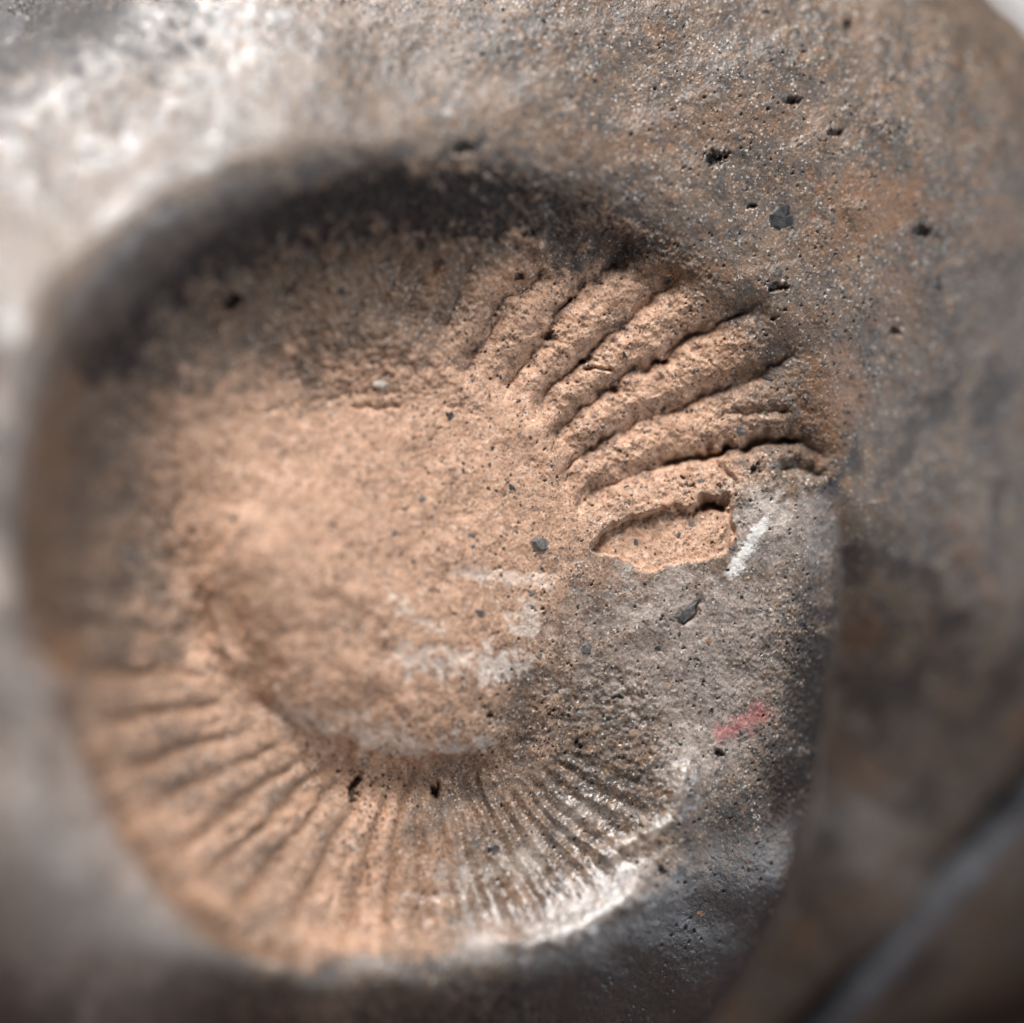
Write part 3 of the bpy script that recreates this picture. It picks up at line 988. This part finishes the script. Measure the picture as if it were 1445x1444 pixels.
# foot ring at the back of the vessel
ring = catmull([(1740, 740, -46), (1660, 845, -29.5), (1570, 957, -23.6), (1450, 1112, -20.5), (1305, 1275, -19.6), (1165, 1430, -19.6), (1030, 1570, -20.5), (860, 1700, -24)], 10)
rp = unproj(ring[:, 0], ring[:, 1], ring[:, 2])
bm = bmesh.new()
prev = None
NS = 20
for i in range(len(rp)):
    tg = rp[min(i + 1, len(rp) - 1)] - rp[max(i - 1, 0)]
    tg /= np.linalg.norm(tg)
    nx = np.cross(tg, [0, 0, 1.0])
    nx /= np.linalg.norm(nx)
    nz = np.cross(nx, tg)
    r = 1.5 + 0.10 * math.sin(i * 0.7) + 0.06 * math.sin(i * 1.9)
    cur = []
    for k_ in range(NS):
        a = 2 * math.pi * k_ / NS
        w_ = to_world(rp[i] + r * (math.cos(a) * nx + 1.5 * math.sin(a) * nz)) - OFF
        cur.append(bm.verts.new(w_))
    if prev:
        for k_ in range(NS):
            bm.faces.new((prev[k_], prev[(k_ + 1) % NS], cur[(k_ + 1) % NS], cur[k_]))
    else:
        first = cur
    prev = cur
bm.faces.new(prev)
bm.faces.new(first[::-1])
bmesh.ops.recalc_face_normals(bm, faces=bm.faces)
o = mesh_obj('foot_ring', bm, M_RING, root, True)
o['label'] = 'smooth dark grey foot ring'

# ------------------------------------------------------------------ temper grains set in the clay
vis = on.reshape(-1) > 0.6
ui = np.rint(sx.reshape(-1)).astype(int)
vi = np.rint(sy.reshape(-1)).astype(int)
ok = vis & (ui >= 0) & (ui < CW) & (vi >= 0) & (vi < CH)
TAB = np.full(SHP, -1, np.int64)
TAB[vi[ok], ui[ok]] = np.nonzero(ok)[0]


def spot(u, v):
    for r in range(0, 12):
        s = TAB[max(0, int(v) - CV0 - r):int(v) - CV0 + r + 1, max(0, int(u) - CU0 - r):int(u) - CU0 + r + 1]
        s = s[s >= 0]
        if len(s):
            return s[len(s) // 2]
    return None


def chip_bm(bm, u, v, a, b, ang, th_, seed):
    """an angular grain, long half-axis a px and short b px, th_ mm proud, added to bm"""
    i = spot(u, v)
    if i is None:
        return
    rnd = random.Random(seed)
    n = Vector(WN[i])
    p = Vector(WPOS[i])
    xw = Vector(AX * math.cos(ang) + AY * math.sin(ang))
    xw = (xw - n * xw.dot(n)).normalized()
    yw = n.cross(xw)
    K = 9
    r0 = [rnd.uniform(0.5, 1.2) for _ in range(K)]
    top, mid = [], []
    for k_ in range(K):
        c, s = math.cos(2 * math.pi * k_ / K), math.sin(2 * math.pi * k_ / K)
        q_ = xw * (c * a * r0[k_] / PXMM) + yw * (s * b * r0[k_] / PXMM)
        mid.append(bm.verts.new(p + (q_ - n * 0.14) * 0.001))
        top.append(bm.verts.new(p + (q_ * rnd.uniform(0.6, 0.8) + n * th_ * rnd.uniform(-0.1, 0.7)) * 0.001))
    cen = bm.verts.new(p + n * th_ * 0.001 * rnd.uniform(0.5, 0.9))
    for k_ in range(K):
        j = (k_ + 1) % K
        bm.faces.new((mid[k_], mid[j], top[j], top[k_]))
        bm.faces.new((top[k_], top[j], cen))


CHIPS = [  # column, row, half length, half width, angle, height mm, kind
    (1108, 306, 30, 22, 0.7, 0.45, 'd'), (1086, 64, 12, 9, 0.4, 0.08, 'g'), (770, 767, 24, 13, 0.1, 0.05, 'g'), (968, 868, 24, 13, 0.85, 0.07, 'g'),
    (723, 688, 9, 4, -1.0, 0.06, 'd'), (595, 704, 7, 9, 0, 0.12, 'g'), (634, 586, 8, 9, 0.3, 0.10, 'd'), (537, 545, 15, 8, 0.0, 0.22, 'p'),
    (672, 380, 9, 4, 0.5, 0.12, 'p'), (754, 389, 6, 4, 0.6, 0.12, 'p'), (838, 632, 5, 11, -0.3, 0.06, 'd'), (1044, 608, 10, 12, 0, 0.06, 'g'),
    (899, 765, 5, 10, 0.1, 0.05, 'g'), (958, 753, 6, 6, 0, 0.05, 'g'), (990, 677, 10, 4, 0, 0.05, 'g'), (976, 737, 6, 6, 0, 0.04, 'g'),
    (900, 882, 2, 9, 0, 0.06, 'p'), (1034, 774, 9, 3, -0.1, 0.05, 'g'), (480, 410, 9, 10, 0, 0.12, 'd'), (420, 436, 8, 6, 0, 0.12, 'd'),
    (632, 158, 11, 7, 0, 0.15, 'p'), (989, 1290, 8, 7, 0, 0.12, 'b'), (1016, 1064, 8, 10, 0.2, 0.12, 'd'), (980, 1344, 8, 7, 0, 0.15, 'g'),
    (1008, 1208, 8, 8, 0, 0.10, 'g'), (535, 1386, 14, 9, 0, 0.15, 'g'), (634, 1298, 8, 8, 0, 0.12, 'g'), (612, 830, 7, 6, 0, 0.08, 'b'),
    (720, 860, 6, 5, 0, 0.08, 'b'), (676, 865, 9, 7, 0, 0.07, 'g'), (665, 755, 9, 6, 0.2, 0.05, 'g'), (760, 925, 7, 7, 0, 0.08, 'g'),
    (830, 915, 12, 8, 0.4, 0.06, 'g'), (750, 838, 7, 6, 0, 0.07, 'g'), (930, 915, 8, 5, 0.2, 0.06, 'd'), (1000, 905, 7, 6, 0, 0.07, 'b'),
    (690, 688, 5, 4, 0, 0.06, 'd'), (556, 752, 7, 6, 0, 0.07, 'g'), (652, 665, 5, 6, 0, 0.06, 'd'), (330, 735, 10, 9, 0, 0.10, 'g'),
    (1295, 600, 20, 14, -0.5, 0.10, 'd'), (1325, 405, 12, 18, 0, 0.10, 'd'), (1235, 215, 12, 8, 0.2, 0.08, 'g'), (1080, 15, 8, 6, 0, 0.06, 'd'),
    (1130, 65, 9, 5, 0.4, 0.06, 'd'), (1280, 230, 9, 8, 0.3, 0.06, 'g'), (870, 540, 8, 5, 1.0, 0.06, 'g'), (1085, 533, 16, 6, -0.4, 0.07, 'd'),
    (1098, 657, 11, 7, 0, 0.06, 'g'), (855, 602, 6, 5, 0, 0.05, 'g'), (912, 688, 4, 8, 0.4, 0.04, 'g'), (940, 578, 6, 6, 0, 0.05, 'd'),
]
KIND = {'d': M_GRIT, 'g': M_GREY, 'p': M_PALE, 'b': M_BROWN}
for j, (u, v, a, b, an, th_, kd) in enumerate(CHIPS):
    bm = bmesh.new()
    chip_bm(bm, u, v, a, b, an, th_, 100 + j)
    if len(bm.verts):
        bmesh.ops.recalc_face_normals(bm, faces=bm.faces)
        mesh_obj('grit', bm, KIND[kd], root)
    else:
        bm.free()

rnd = random.Random(5)
for kd, cnt, smin, smax in (('d', 1100, 1.4, 4.0), ('g', 350, 1.4, 4.0), ('p', 350, 1.0, 2.4), ('b', 120, 1.6, 3.4)):
    bm = bmesh.new()
    for j in range(cnt):
        u, v = rnd.uniform(-40, 1480), rnd.uniform(-40, 1480)
        if rnd.random() < 0.5:
            u, v = rnd.gauss(900, 230), rnd.gauss(600, 330)
        s = smin + (smax - smin) * rnd.random() ** 2.2
        chip_bm(bm, u, v, s * rnd.uniform(1, 1.9), s, rnd.uniform(0, 3.14), 0.01 + 0.010 * s, 1000 + j)
    bmesh.ops.recalc_face_normals(bm, faces=bm.faces)
    o = mesh_obj('fine_grit', bm, KIND[kd], root)
    o['kind'] = 'stuff'
